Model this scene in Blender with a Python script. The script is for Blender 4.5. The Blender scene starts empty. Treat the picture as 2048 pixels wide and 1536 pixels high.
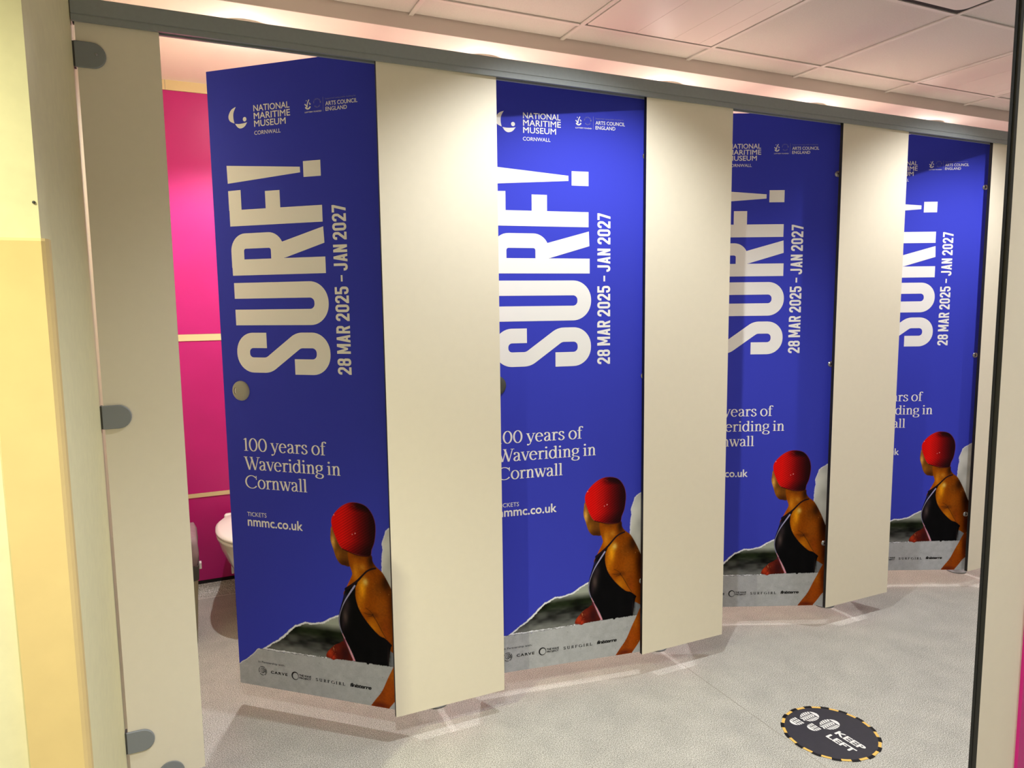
import bpy, bmesh, math, random
import numpy as np
from mathutils import Vector, Matrix
random.seed(7); rng = np.random.default_rng(11)
S = bpy.context.scene
COL = S.collection
PI = math.pi

# ------------------------------------------------------------------ camera
def make_camera():
    f, yaw, pit, roll = 1417.82, 0.4267, -0.1099, -0.0120
    fw = Vector((math.sin(yaw)*math.cos(pit), math.cos(yaw)*math.cos(pit), math.sin(pit)))
    r = Vector((math.cos(yaw), -math.sin(yaw), 0)); u = r.cross(fw)
    r2 = r*math.cos(roll)+u*math.sin(roll); u2 = -r*math.sin(roll)+u*math.cos(roll)
    cam = bpy.data.cameras.new('camera'); o = bpy.data.objects.new('camera', cam)
    cam.sensor_width = 36; cam.lens = f/2048*36; cam.clip_start = 0.02
    m = Matrix((r2, u2, -fw)).transposed().to_4x4(); m.translation = (-0.3264, -1.9685, 1.304)
    o.matrix_world = m; COL.objects.link(o); S.camera = o
make_camera()

# ------------------------------------------------------------------ light and exposure
S.view_settings.view_transform = 'Standard'; S.view_settings.look = 'None'
S.view_settings.gamma = 1; S.view_settings.use_curve_mapping = False
S.view_settings.exposure = 1.2
W = bpy.data.worlds.new('world'); S.world = W; W.use_nodes = True
W.node_tree.nodes['Background'].inputs[0].default_value = (1.0, 0.93, 0.86, 1)
W.node_tree.nodes['Background'].inputs[1].default_value = 0.25

ZC = 2.323     # tile ceiling
ZL = 2.2735    # lower ceiling over the cubicles
CORRIDOR = [(0.75, -0.5, 33, (0.95, 0.98, 1.0)), (2.5, -0.5, 31, (0.97, 0.98, 1.0)), (1.65, -1.95, 32, (0.95, 0.98, 1.0)),  # third one is an added fill, brightening floor and lower panels
            (-0.25, -1.65, 46, (0.96, 0.98, 1.0)), (-1.25, -1.25, 66, (1.0, 0.99, 0.68)), (3.6, -1.6, 24, (0.97, 0.98, 1.0))]  # yellow-tinted one is an unseen source, added to brighten the corner wall
CUBICLE = [(-0.09, 0.78, 31), (0.793, 0.78, 31), (1.676, 0.78, 31), (2.558, 0.78, 31), (3.44, 0.78, 31)]
CUB_COL = (1.0, 0.97, 0.97)
def spot(name, x, y, z, power, col, parent, cone=150, blend=0.6, rad=0.018):
    l = bpy.data.lights.new(name, 'SPOT'); l.energy = power; l.color = col
    l.spot_size = math.radians(cone); l.spot_blend = blend; l.shadow_soft_size = rad
    o = bpy.data.objects.new(name, l); COL.objects.link(o); o.location = (x, y, z); o.parent = parent
    return o

# ------------------------------------------------------------------ helpers
def lin(c):
    c = np.asarray(c, float)/255
    return np.where(c <= .04045, c/12.92, ((c+.055)/1.055)**2.4)
def obj(name, me, mat=None, parent=None, loc=None):
    o = bpy.data.objects.new(name, me); COL.objects.link(o)
    if mat:
        for m in (mat if isinstance(mat, (list, tuple)) else [mat]): me.materials.append(m)
    if parent: o.parent = parent
    if loc: o.location = loc
    return o
def empty(name, loc=(0, 0, 0), rz=0):
    o = bpy.data.objects.new(name, None); COL.objects.link(o); o.location = loc; o.rotation_euler[2] = rz
    o.empty_display_size = .1; return o
def tag(o, label=None, cat=None, group=None, kind=None):
    if label: o['label'] = label
    if cat: o['category'] = cat
    if group: o['group'] = group
    if kind: o['kind'] = kind
    return o
def box_bm(bm, a, b, mi=0, edge_mi=None, ax=1):
    x0, y0, z0 = a; x1, y1, z1 = b
    v = [bm.verts.new(p) for p in ((x0,y0,z0),(x1,y0,z0),(x1,y1,z0),(x0,y1,z0),(x0,y0,z1),(x1,y0,z1),(x1,y1,z1),(x0,y1,z1))]
    fs = []
    for ids, n in (((0,3,2,1),2),((4,5,6,7),2),((0,1,5,4),1),((2,3,7,6),1),((1,2,6,5),0),((3,0,4,7),0)):
        f = bm.faces.new([v[i] for i in ids]); f.material_index = mi
        if edge_mi is not None and n != ax: f.material_index = edge_mi
        fs.append(f)
    return v
def to_me(bm, name='m', bevel=0, seg=2, smooth=False):
    if bevel: bmesh.ops.bevel(bm, geom=bm.edges[:], offset=bevel, segments=seg, affect='EDGES', profile=.5)
    bmesh.ops.recalc_face_normals(bm, faces=bm.faces[:])
    me = bpy.data.meshes.new(name); bm.to_mesh(me); bm.free()
    if smooth:
        for p in me.polygons: p.use_smooth = True
    return me
def box(name, a, b, mat, parent=None, bevel=0, edge_mi=None, ax=1):
    bm = bmesh.new(); box_bm(bm, a, b, 0, edge_mi, ax)
    return obj(name, to_me(bm, name, bevel), mat, parent)
def lathe(prof, n=40, ax='z'):
    """profile of (r, h); closed when r = 0"""
    bm = bmesh.new(); rings = []
    for r, h in prof:
        if r < 1e-6: rings.append([bm.verts.new((0, 0, h))]); continue
        rings.append([bm.verts.new((r*math.cos(2*PI*i/n), r*math.sin(2*PI*i/n), h)) for i in range(n)])
    for A, B in zip(rings, rings[1:]):
        for i in range(n):
            j = (i+1) % n
            if len(A) == 1 and len(B) > 1: bm.faces.new((A[0], B[i], B[j]))
            elif len(B) == 1 and len(A) > 1: bm.faces.new((A[i], A[j], B[0]))
            elif len(A) > 1: bm.faces.new((A[i], A[j], B[j], B[i]))
    if ax == 'y':   # axis pointing to -Y
        for v in bm.verts: v.co = Vector((v.co.x, -v.co.z, v.co.y))
    return bm
def loft(secs, cap=True):
    """list of closed rings with equal vertex counts"""
    bm = bmesh.new(); R = [[bm.verts.new(p) for p in s] for s in secs]; n = len(R[0])
    for A, B in zip(R, R[1:]):
        for i in range(n): bm.faces.new((A[i], A[(i+1) % n], B[(i+1) % n], B[i]))
    if cap: bm.faces.new(R[0][::-1]); bm.faces.new(R[-1])
    return bm
def extrude_profile(prof, x0, x1):
    """closed (y,z) outline run along X"""
    return loft([[(x0, y, z) for y, z in prof], [(x1, y, z) for y, z in prof]])

# ------------------------------------------------------------------ materials
def mat(name, rgb, rough=.5, metal=0, spec=.5, noise=None, bump=None, coat=0, transm=0):
    """noise=(scale, amount, detail) darkens/lightens the colour a little; bump=(scale,strength)"""
    m = bpy.data.materials.new(name); m.use_nodes = True; nt = m.node_tree; b = nt.nodes['Principled BSDF']
    c = tuple(lin(rgb))+(1,)
    b.inputs['Base Color'].default_value = c; b.inputs['Roughness'].default_value = rough
    b.inputs['Metallic'].default_value = metal; b.inputs['Specular IOR Level'].default_value = spec
    b.inputs['Coat Weight'].default_value = coat; b.inputs['Transmission Weight'].default_value = transm
    tc = nt.nodes.new('ShaderNodeTexCoord')
    if noise:
        n = nt.nodes.new('ShaderNodeTexNoise'); n.inputs['Scale'].default_value = noise[0]; n.inputs['Detail'].default_value = noise[2]
        nt.links.new(tc.outputs['Object'], n.inputs['Vector'])
        mr = nt.nodes.new('ShaderNodeMapRange'); mr.inputs[1].default_value = .3; mr.inputs[2].default_value = .7
        mr.inputs[3].default_value = 1-noise[1]; mr.inputs[4].default_value = 1+noise[1]*.5
        nt.links.new(n.outputs['Fac'], mr.inputs[0])
        mx = nt.nodes.new('ShaderNodeVectorMath'); mx.operation = 'SCALE'; mx.inputs[0].default_value = c[:3]
        nt.links.new(mr.outputs[0], mx.inputs['Scale']); nt.links.new(mx.outputs[0], b.inputs['Base Color'])
    if bump:
        n = nt.nodes.new('ShaderNodeTexNoise'); n.inputs['Scale'].default_value = bump[0]; n.inputs['Detail'].default_value = 3
        nt.links.new(tc.outputs['Object'], n.inputs['Vector'])
        bp = nt.nodes.new('ShaderNodeBump'); bp.inputs['Strength'].default_value = bump[1]; bp.inputs['Distance'].default_value = .002
        nt.links.new(n.outputs['Fac'], bp.inputs['Height']); nt.links.new(bp.outputs[0], b.inputs['Normal'])
    return m
def glow(name, rgb, k):
    m = bpy.data.materials.new(name); m.use_nodes = True; b = m.node_tree.nodes['Principled BSDF']
    b.inputs['Base Color'].default_value = (.8, .8, .8, 1)
    b.inputs['Emission Color'].default_value = tuple(lin(rgb))+(1,); b.inputs['Emission Strength'].default_value = k
    return m
def speckle_floor():
    m = bpy.data.materials.new('speckled_vinyl_floor'); m.use_nodes = True; nt = m.node_tree; b = nt.nodes['Principled BSDF']
    tc = nt.nodes.new('ShaderNodeTexCoord')
    def N(sc, det=2, rough=.6):
        n = nt.nodes.new('ShaderNodeTexNoise'); n.inputs['Scale'].default_value = sc; n.inputs['Detail'].default_value = det
        n.inputs['Roughness'].default_value = rough; nt.links.new(tc.outputs['Object'], n.inputs['Vector']); return n
    def ramp(src, stops):
        r = nt.nodes.new('ShaderNodeValToRGB'); cr = r.color_ramp
        while len(cr.elements) < len(stops): cr.elements.new(.5)
        for e, (p, c) in zip(cr.elements, stops): e.position = p; e.color = tuple(lin(c))+(1,)
        nt.links.new(src, r.inputs[0]); return r
    a = ramp(N(400, 2, .6).outputs['Fac'], [(.30, (70, 66, 58)), (.42, (150, 147, 138)), (.54, (192, 190, 183)), (.68, (246, 246, 242))])
    g = ramp(N(9, 3).outputs['Fac'], [(.3, (205, 203, 198)), (.7, (255, 252, 246))])
    mx = nt.nodes.new('ShaderNodeMix'); mx.data_type = 'RGBA'; mx.blend_type = 'MULTIPLY'; mx.inputs[0].default_value = .45
    nt.links.new(a.outputs[0], mx.inputs[6]); nt.links.new(g.outputs[0], mx.inputs[7])
    nt.links.new(mx.outputs[2], b.inputs['Base Color'])
    b.inputs['Roughness'].default_value = .5; b.inputs['Specular IOR Level'].default_value = .35
    bp = nt.nodes.new('ShaderNodeBump'); bp.inputs['Strength'].default_value = .08; bp.inputs['Distance'].default_value = .001
    nt.links.new(N(400, 1).outputs['Fac'], bp.inputs['Height']); nt.links.new(bp.outputs[0], b.inputs['Normal'])
    return m
def attr_mat(name, rough=.4):
    m = bpy.data.materials.new(name); m.use_nodes = True; nt = m.node_tree; b = nt.nodes['Principled BSDF']
    a = nt.nodes.new('ShaderNodeAttribute'); a.attribute_name = 'print_colour'
    nt.links.new(a.outputs['Color'], b.inputs['Base Color']); b.inputs['Roughness'].default_value = rough
    b.inputs['Specular IOR Level'].default_value = .06
    return m
BLUE = (58, 65, 186)
M = dict(
    weldlight=mat('pale_weld', (226, 222, 214), .5),
    cream=mat('cream_laminate', (226, 217, 196), .42, noise=(40, .014, 4)),
    core=mat('black_laminate_core', (14, 13, 12), .5),
    magenta=mat('magenta_wall_panel', (188, 22, 118), .38, noise=(6, .05, 2)),
    trim=mat('beige_trim', (222, 200, 152), .45),
    rail=mat('grey_powder_coated_metal', (138, 144, 145), .38, metal=.1, noise=(90, .04, 2)),
    grey=mat('grey_plastic', (128, 132, 134), .45),
    floor=speckle_floor(),
    tile=mat('white_ceiling_tile', (204, 198, 195), .9, noise=(180, .05, 5), bump=(260, .35)),
    grid=mat('white_grid_bar', (206, 199, 196), .5),
    metal_tile=mat('white_metal_panel', (212, 203, 199), .5),
    plaster=mat('white_ceiling_paint', (238, 226, 220), .8),
    wall=mat('cream_wall_paint', (226, 220, 178), .6, noise=(35, .04, 4)),
    wallfar=mat('pale_wall_paint', (232, 226, 214), .7),
    guard=mat('ochre_corner_guard', (220, 194, 132), .5, noise=(14, .04, 3)),
    black=mat('black_gap', (8, 8, 8), .8),
    seam=mat('floor_weld', (160, 154, 144), .6),
    chrome=mat('brushed_steel', (150, 150, 152), .3, metal=1),
    knob=mat('grey_nylon', (156, 154, 140), .4),
    white=mat('white_print', (234, 232, 230), .4, spec=.35),
    softwhite=mat('pale_blue_print', (128, 128, 176), .4, spec=.35),
    ink=mat('black_print', (16, 16, 18), .45, spec=.3),
    vinyl=attr_mat('printed_vinyl', .45),
    ceramic=mat('white_ceramic', (240, 234, 222), .12, coat=.4),
    seat=mat('white_plastic_seat', (244, 240, 236), .25),
    bin=mat('beige_grey_plastic', (150, 144, 122), .5),
    band=mat('dark_grey_plastic', (62, 62, 58), .5),
    bag=mat('mauve_bin_liner', (150, 128, 136), .35, noise=(30, .15, 3)),
    disc=mat('black_floor_vinyl', (46, 44, 52), .55, noise=(40, .12, 3)),
    yellow=mat('yellow_print', (232, 186, 92), .5),
    lamp=glow('lamp_diffuser', (255, 238, 222), 1.6),
    ring=mat('white_lamp_ring', (196, 184, 176), .4),
)

# ------------------------------------------------------------------ measured positions
X = [-0.5246, -0.3502, 0.1751, 0.5294, 1.0565, 1.4117, 1.9379, 2.2957, 2.8212, 3.178]
PIL = [(X[0], X[1]), (X[2], X[3]), (X[4], X[5]), (X[6], X[7]), (X[8], X[9])]
Z0, Z1, ZT = 0.0836, 1.9646, 2.0175
YB = 1.484     # back wall panels
XW = -0.532    # left wall
XR = 4.42      # right wall
TH = 0.013

# ------------------------------------------------------------------ floor, ceiling, walls
def build_floor():
    bm = bmesh.new(); box_bm(bm, (-2.6, -3.6, -.06), (XR, YB+.1, 0))
    fl = obj('floor', to_me(bm), M['floor']); tag(fl, kind='structure')
    # coved skirting curling up the back wall
    prof = [(YB+.02, .0), (YB-.05, .0002)]+[(YB-.05+.05*math.sin(t), .05-.05*math.cos(t)) for t in np.linspace(0, PI/2, 9)]+[(YB+.02, .05)]
    obj('coved_skirting', to_me(extrude_profile(prof, XW, XR), smooth=False), M['floor'], fl)
    box('skirting_weld', (XW, YB-.056, .0003), (XR, YB-.052, .0012), M['weldlight'], fl)
    box('weld_seam', (1.239, -3.4, .0001), (1.2412, YB-.06, .0006), M['seam'], fl)
    return fl
build_floor()

def build_back_wall():
    w = box('wall_back', (XW-.1, YB+.012, 0), (XR, YB+.12, 2.6), M['wallfar']); tag(w, kind='structure')
    div = [XW, .352, 1.234, 2.117, 3.0, XR]
    for a, b in zip(div, div[1:]):
        for z0, z1 in ((.067, .456), (.476, 1.165), (1.196, 2.232)):
            box('wall_panel', (a+.004, YB, z0), (b-.004, YB+.012, z1), M['magenta'], w)
        box('panel_rail', (a+.001, YB-.003, .457), (b-.001, YB+.012, .475), M['trim'], w)
        box('panel_rail', (a+.001, YB-.003, 1.166), (b-.001, YB+.012, 1.195), M['trim'], w)
        box('top_trim', (a+.001, YB-.004, 2.233), (b-.001, YB+.012, ZL), M['trim'], w)
    box('black_seal', (XW, YB+.001, .049), (XR, YB+.012, .067), M['black'], w)
    # vertical joint of the top trim in the first cubicle
    box('trim_joint', (-.3585, YB-.0045, 2.233), (-.3565, YB, ZL), M['seam'], w)
build_back_wall()

def build_left_wall():
    # nib wall: its face runs from the outer corner back along the first cubicle
    w = box('wall_left', (-2.5, -.61, 0), (XW, YB+.1, 2.6), M['wall']); tag(w, kind='structure')
    # raised corner guard on the outer corner, waist high
    prof = [(-.605, -.615), (-.605, -.632), (-.529, -.632), (-.524, -.628), (-.5205, -.618), (-.5205, -.598), (-.531, -.598), (-.531, -.609)]
    bm = loft([[(x, y, 0) for x, y in prof], [(x, y, 1.414) for x, y in prof], [(x*.998-.0012, y*.998, 1.4185) for x, y in prof]])
    obj('corner_guard', to_me(bm), M['guard'], w)
    box('wall_ledge', (-2.5, -.6165, 0), (-.607, -.609, 1.4165), M['wall'], w)
    obj('wall_fixing', to_me(lathe([(0, .002), (.002, .0015), (.0025, 0)], 12, 'y')), M['band'], w, (-.5375, -.6105, 1.476))
build_left_wall()
tag(box('wall_front', (-2.6, -3.6, 0), (XR, -3.5, 2.6), M['wallfar']), kind='structure')
tag(box('wall_right', (XR, -3.6, 0), (XR+.1, YB+.1, 2.6), M['wallfar']), kind='structure')
tag(box('wall_side', (-2.6, -3.6, 0), (-2.5, -.61, 2.6), M['wallfar']), kind='structure')

def build_ceiling():
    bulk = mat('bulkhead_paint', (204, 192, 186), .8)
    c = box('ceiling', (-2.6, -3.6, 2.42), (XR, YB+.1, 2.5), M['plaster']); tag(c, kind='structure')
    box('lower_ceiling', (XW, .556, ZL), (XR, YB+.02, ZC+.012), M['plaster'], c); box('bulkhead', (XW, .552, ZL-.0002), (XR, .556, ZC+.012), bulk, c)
    gx = [1.047+.6*k for k in range(-6, 6)]+[XR]
    gx = [-2.5]+[g for g in gx if g > -2.5]
    gy = [.553, .4, -.2, -.8, -1.4, -2.0, -2.6, -3.2, -3.5]
    def is_long(a, y1): return (abs(a-1.047) < .01 or abs(a-2.847) < .01) and y1 in (.4, -.2)
    cache = {}
    for a, b in zip(gx, gx[1:]):
        for y1, y0 in zip(gy, gy[1:]):
            if is_long(a, y1) or (abs(a-1.647) < .01 and y1 == -.2): continue
            k = (round(b-a, 3), round(y1-y0, 3))
            if k not in cache:
                bm = bmesh.new(); box_bm(bm, (.006, .006, 0), (k[0]-.006, k[1]-.006, .012)); cache[k] = to_me(bm, 'ceiling_tile', .002, 1); cache[k].materials.append(M['tile'])
            obj('ceiling_tile', cache[k], None, c, (a, y0, ZC+.003))
    for a in gx[1:-1]:
        for y1, y0 in zip(gy, gy[1:]):
            box('grid_bar', (a-.008, y0+.0005, ZC-.003), (a+.008, y1-.0005, ZC+.002), M['grid'], c)
    for y in gy[1:-1]:
        for a, b in zip(gx, gx[1:]):
            if is_long(a, y) and y == -.2: continue
            box('grid_bar', (a+.0085, y-.008, ZC-.0025), (b-.0085, y+.008, ZC+.002), M['grid'], c)
    # two long metal tiles with pressed lines
    for a in (1.047, 2.847):
        bm = bmesh.new()
        for s0, s1 in ((.016, .225), (.2262, .395), (.3962, .520), (.5212, .584)):
            box_bm(bm, (a+s0, -.784, ZC-.002), (a+s1, .383, ZC+.012))
        p = obj('metal_tile', to_me(bm), M['metal_tile'], c)
        box('tile_gap', (a+.012, .3835, ZC+.001), (a+.588, .3885, ZC+.004), M['black'], c)
        box('tile_gap', (a+.5845, -.784, ZC+.001), (a+.5875, .383, ZC+.004), M['black'], c)
    # ceiling cassette: white panel hanging in a dark opening
    a = 1.647
    box('cassette_opening', (a+.012, -.788, ZC-.001), (a+.588, -.212, ZC+.008), M['black'], c)
    bm = bmesh.new(); n = 6; R = .035; x0, x1, y0, y1 = a+.045, a+.552, -.752, -.248
    ring = []
    for cx, cy, t0 in ((x1-R, y1-R, 0), (x0+R, y1-R, PI/2), (x0+R, y0+R, PI), (x1-R, y0+R, 1.5*PI)):
        ring += [(cx+R*math.cos(t0+i*PI/2/n), cy+R*math.sin(t0+i*PI/2/n)) for i in range(n+1)]
    obj('cassette_panel', to_me(loft([[(x, y, ZC-.012) for x, y in ring], [(x, y, ZC-.002) for x, y in ring]])), M['metal_tile'], c)
build_ceiling()

def downlight(x, y, z, power, col, r, label, group, cone, blend, dome=0, parentname='ceiling_downlight'):
    t = empty(parentname, (x, y, z)); tag(t, label, 'downlight', group)
    prof = [(r, -.0005), (r, -.003), (r-.004, -.006), (r-.016, -.0065), (r-.02, -.003), (r-.02, -.0005)]
    obj('trim_ring', to_me(lathe(prof, 48), smooth=True), M['ring'], t)
    obj('diffuser', to_me(lathe([(0, -.0022), (r-.0205, -.0022), (r-.0205, -.0006), (0, -.0006)], 40)), M['lamp'], t)
    spot('lamp_light', 0, 0, -.012, power, col, t, cone, blend)
    if dome:      # opal lamps also throw some light sideways along the ceiling
        l = bpy.data.lights.new('lamp_glow', 'POINT'); l.energy = dome; l.color = (1.0, .90, .80); l.shadow_soft_size = .03
        o = bpy.data.objects.new('lamp_glow', l); COL.objects.link(o); o.location = (0, 0, -.05); o.parent = t
for (x, y, pw), lb in zip(CUBICLE, ('first cubicle on the left', 'second cubicle from the left', 'third cubicle from the left', 'fourth cubicle from the left', 'bay beyond the fourth door')):
    downlight(x, y, ZL, pw, CUB_COL, .1, 'round recessed downlight in the low ceiling above the '+lb, 'downlights above the cubicles', 132, .35, 1.1)
for (x, y, pw, c), lb in zip(CORRIDOR, ('in front of the second cubicle door', 'in front of the fourth cubicle door', 'added as fill over the middle of the walkway', 'over the entrance', 'added to brighten the yellow corner wall', 'at the far end of the walkway')):
    downlight(x, y, ZC-.0045, pw, c, .085, 'round white downlight in the tile ceiling '+lb, 'downlights over the walkway', {-.5: 124, -1.65: 108}.get(y, 135), .6)

# ------------------------------------------------------------------ cubicle front
def build_pilasters():
    labels = ['narrow cream panel against the left wall with grey brackets on its edge',
              'wide cream panel between the first and second blue doors, largest in view',
              'cream panel between the second and third blue doors',
              'cream panel between the third and fourth blue doors',
              'cream panel at the far right beyond the fourth blue door']
    for (a, b), lb in zip(PIL, labels):
        t = empty('pilaster_panel', (a, 0, 0)); tag(t, lb, 'partition panel', 'cream panels between the cubicle doors')
        bm = bmesh.new(); box_bm(bm, (0, 0, Z0), (b-a, TH, Z1+.02), 0, 1)
        me = to_me(bm); o = obj('leaf', me, [M['cream'], M['core']], t)
        if a == X[0]:
            for z in (1.893, 1.045, .200):       # D shaped wall brackets
                bm = bmesh.new(); n = 14; R = .029
                ring = [(-.0035, -R), (.031, -R)]+[(.031+R*math.sin(u), -R*math.cos(u)) for u in np.linspace(0, PI, n)[1:-1]]+[(.031, R), (-.0035, R)]
                bm = loft([[(x, -.0002, z+h) for x, h in ring], [(x, -.0042, z+h) for x, h in ring], [(x*.96+.0005, -.0055, z+h*.95) for x, h in ring]])
                br = obj('wall_bracket', to_me(bm), M['grey'], t)
                if z > 1.5: obj('bracket_screw', to_me(lathe([(0, .0016), (.0025, .0012), (.0035, 0)], 12, 'y')), M['chrome'], br, (.040, -.0056, z+.003))
                box('bracket_flange', (-.0075, -.004, z-.028), (-.0035, .02, z+.028), M['band'], br)
            ring = [(-.032, -.123)]+[(.032*-math.cos(u), .032*math.sin(u)-.032) for u in np.linspace(0, PI, 14)]+[(.032, -.123)]
            bm = loft([[(x+.093, -.0003, .123+h) for x, h in ring], [(x+.093, -.0045, .123+h) for x, h in ring]])
            obj('foot_bracket', to_me(bm), M['grey'], t)
        else:
            pass
    # divider panels running back to the wall
    for (x, lb) in ((.352, 'first and second'), (1.234, 'second and third'), (2.117, 'third and fourth'), (3.0, 'fourth and last')):
        t = empty('divider_panel', (x, TH, 0)); tag(t, 'cream divider panel running back to the wall between the %s cubicles' % lb, 'partition panel', 'cubicle divider panels')
        bm = bmesh.new(); box_bm(bm, (-.0065, .001, Z0), (.0065, YB-TH-.006, Z1-.002), 0, 1, 0)
        obj('leaf', to_me(bm), [M['cream'], M['core']], t)
        f = obj('foot_disc', to_me(lathe([(0, 0), (.042, 0), (.042, .004), (.038, .007), (.012, .010), (.012, .012), (0, .012)], 36)), M['grey'], t, (0, .165-TH, 0))
        obj('foot_post', to_me(lathe([(.009, .011), (.009, Z0-.001), (0, Z0-.001)], 16)), M['grey'], f)
build_pilasters()

def build_headrail():
    t = empty('headrail', (XW+.002, 0, 0)); tag(t, 'long grey metal headrail running along the top of all the cubicles', 'rail')
    L = XR-XW-.006
    prof = [(-.008, Z1), (.020, Z1), (.020, Z1+.004), (-.0045, Z1+.004), (-.0045, Z1+.0005)]
    prof = [(-.010, Z1), (-.010, Z1+.0125), (-.0085, Z1+.0135), (-.0085, Z1+.0155), (-.010, Z1+.0165), (-.010, ZT-.003), (-.008, ZT), (.022, ZT), (.024, ZT-.003), (.024, Z1), (.0145, Z1), (.0145, Z1+.022), (-.0015, Z1+.022), (-.0015, Z1)]
    obj('rail_body', to_me(extrude_profile(prof, 0, L)), M['rail'], t)
build_headrail()

# ------------------------------------------------------------------ lettering tools
class Decal:
    """collects flat shapes in (x, z) millimetres of the door face"""
    def __init__(s): s.v = []; s.f = []
    def poly(s, pts, holes=None):
        b = len(s.v); s.v += list(pts); s.f.append(tuple(range(b, b+len(pts))))
    def ribbon(s, pts, w, closed=False, cap=0):
        P = [np.array(p, float) for p in pts]
        Q = [P[0]]
        for p in P[1:]:
            if np.linalg.norm(p-Q[-1]) > 1e-4: Q.append(p)
        P = Q; n = len(P)
        if closed and np.linalg.norm(P[0]-P[-1]) < 1e-4: P = P[:-1]; n -= 1
        L = []; R = []
        for i in range(n):
            a = P[i-1] if (i or closed) else None; b = P[(i+1) % n] if (i < n-1 or closed) else None
            d1 = (P[i]-a) if a is not None else (b-P[i]); d2 = (b-P[i]) if b is not None else d1
            d1 = d1/np.linalg.norm(d1); d2 = d2/np.linalg.norm(d2)
            m = d1+d2; ln = np.linalg.norm(m); m = m/ln if ln > .2 else d1
            nn = np.array([-m[1], m[0]]); k = min(1/max(m@d1, .5), 1.6)
            ww = w(m) if callable(w) else w
            L.append(P[i]+nn*ww/2*k); R.append(P[i]-nn*ww/2*k)
        b0 = len(s.v); s.v += [tuple(p) for p in L]+[tuple(p) for p in R]
        for i in range(n if closed else n-1):
            j = (i+1) % n; s.f.append((b0+i, b0+j, b0+n+j, b0+n+i))
    def disc(s, cx, cy, r, n=20, ry=None):
        s.poly([(cx+r*math.cos(2*PI*i/n), cy+(ry or r)*math.sin(2*PI*i/n)) for i in range(n)])
    def arc(s, cx, cy, r, w, a0, a1, n=24): s.ribbon([(cx+r*math.cos(a0+(a1-a0)*i/n), cy+r*math.sin(a0+(a1-a0)*i/n)) for i in range(n+1)], w)
    def add(s, o, fn):
        b = len(s.v); s.v += [fn(*p) for p in o.v]; s.f += [tuple(i+b for i in f) for f in o.f]
    def tris(s, axis, base, ox=0):
        """own vertices per face, all facing the viewer, each a hair in front of the last"""
        V = []; F = []
        for i, f in enumerate(s.f):
            P = [s.v[k] for k in f]; A = sum(P[k-1][0]*P[k][1]-P[k][0]*P[k-1][1] for k in range(len(P)))
            if abs(A) < 1e-6: continue
            if A < 0: P = P[::-1]
            e = (i % 61)*3e-6; b = len(V)
            V += [((x+ox)/1000, base-e, z/1000) for x, z in P] if axis == 'y' else [(x/1000, z/1000, base+e) for x, z in P]
            F.append(tuple(range(b, b+len(P))))
        me = bpy.data.meshes.new('print'); me.from_pydata(V, [], F); me.update(); return me
    def mesh(s, y, ox=-600): return s.tris('y', y, ox)
def rounded(pts, rad, n=7):
    """polyline with rounded inner corners"""
    P = [np.array(p, float) for p in pts]; out = [tuple(P[0])]
    rad = rad if isinstance(rad, (list, tuple)) else [rad]*(len(P)-2)
    for i in range(1, len(P)-1):
        a = P[i-1]-P[i]; b = P[i+1]-P[i]; la = np.linalg.norm(a); lb = np.linalg.norm(b); a /= la; b /= lb
        ang = math.acos(max(-1, min(1, a@b))); r = rad[i-1]; t = min(r/math.tan(ang/2), la*.5 if i > 1 else la*.98, lb*.5 if i < len(P)-2 else lb*.98)
        r = t*math.tan(ang/2); c = P[i]+(a+b)/np.linalg.norm(a+b)*(r/math.sin(ang/2))
        s = P[i]+a*t-c; e = P[i]+b*t-c; a0 = math.atan2(s[1], s[0]); da = math.atan2(e[1], e[0])-a0
        da = (da+PI) % (2*PI)-PI
        out += [tuple(c+r*np.array((math.cos(a0+da*k/n), math.sin(a0+da*k/n)))) for k in range(n+1)]
    out.append(tuple(P[-1])); return out
def crm(pts, k=8, closed=False):
    P = [np.array(p, float) for p in pts]; n = len(P); out = []
    for i in range(n if closed else n-1):
        p0 = P[i-1] if (i > 0 or closed) else 2*P[0]-P[1]; p1 = P[i]; p2 = P[(i+1) % n]
        p3 = P[(i+2) % n] if (i+2 < n or closed) else 2*P[-1]-P[-2]
        for j in range(k):
            t = j/k; out.append(tuple(.5*((2*p1)+(-p0+p2)*t+(2*p0-5*p1+4*p2-p3)*t*t+(-p0+3*p1-3*p2+p3)*t**3)))
    if not closed: out.append(tuple(P[-1]))
    return out
def embolden(d, b):
    D = Decal()
    for i in range(8): D.add(d, lambda x, y, i=i: (x+b*math.cos(i*PI/4), y+b*math.sin(i*PI/4)))
    D.add(d, lambda x, y: (x, y)); return D
def text_decal(body, bold=0, shear=0, spacing=1.0):
    """the words in Blender's built in face as a Decal, unit size"""
    c = bpy.data.curves.new('t', 'FONT'); c.body = body; c.size = 100; c.shear = shear; c.space_character = spacing
    c.resolution_u = 3
    o = bpy.data.objects.new('t', c); COL.objects.link(o)
    me = bpy.data.meshes.new_from_object(o); d = Decal()
    d.v = [(v.co.x, v.co.y) for v in me.vertices]; d.f = [tuple(p.vertices) for p in me.polygons]
    bpy.data.objects.remove(o); bpy.data.curves.remove(c); bpy.data.meshes.remove(me)
    return embolden(d, bold*100) if bold else d
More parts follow.
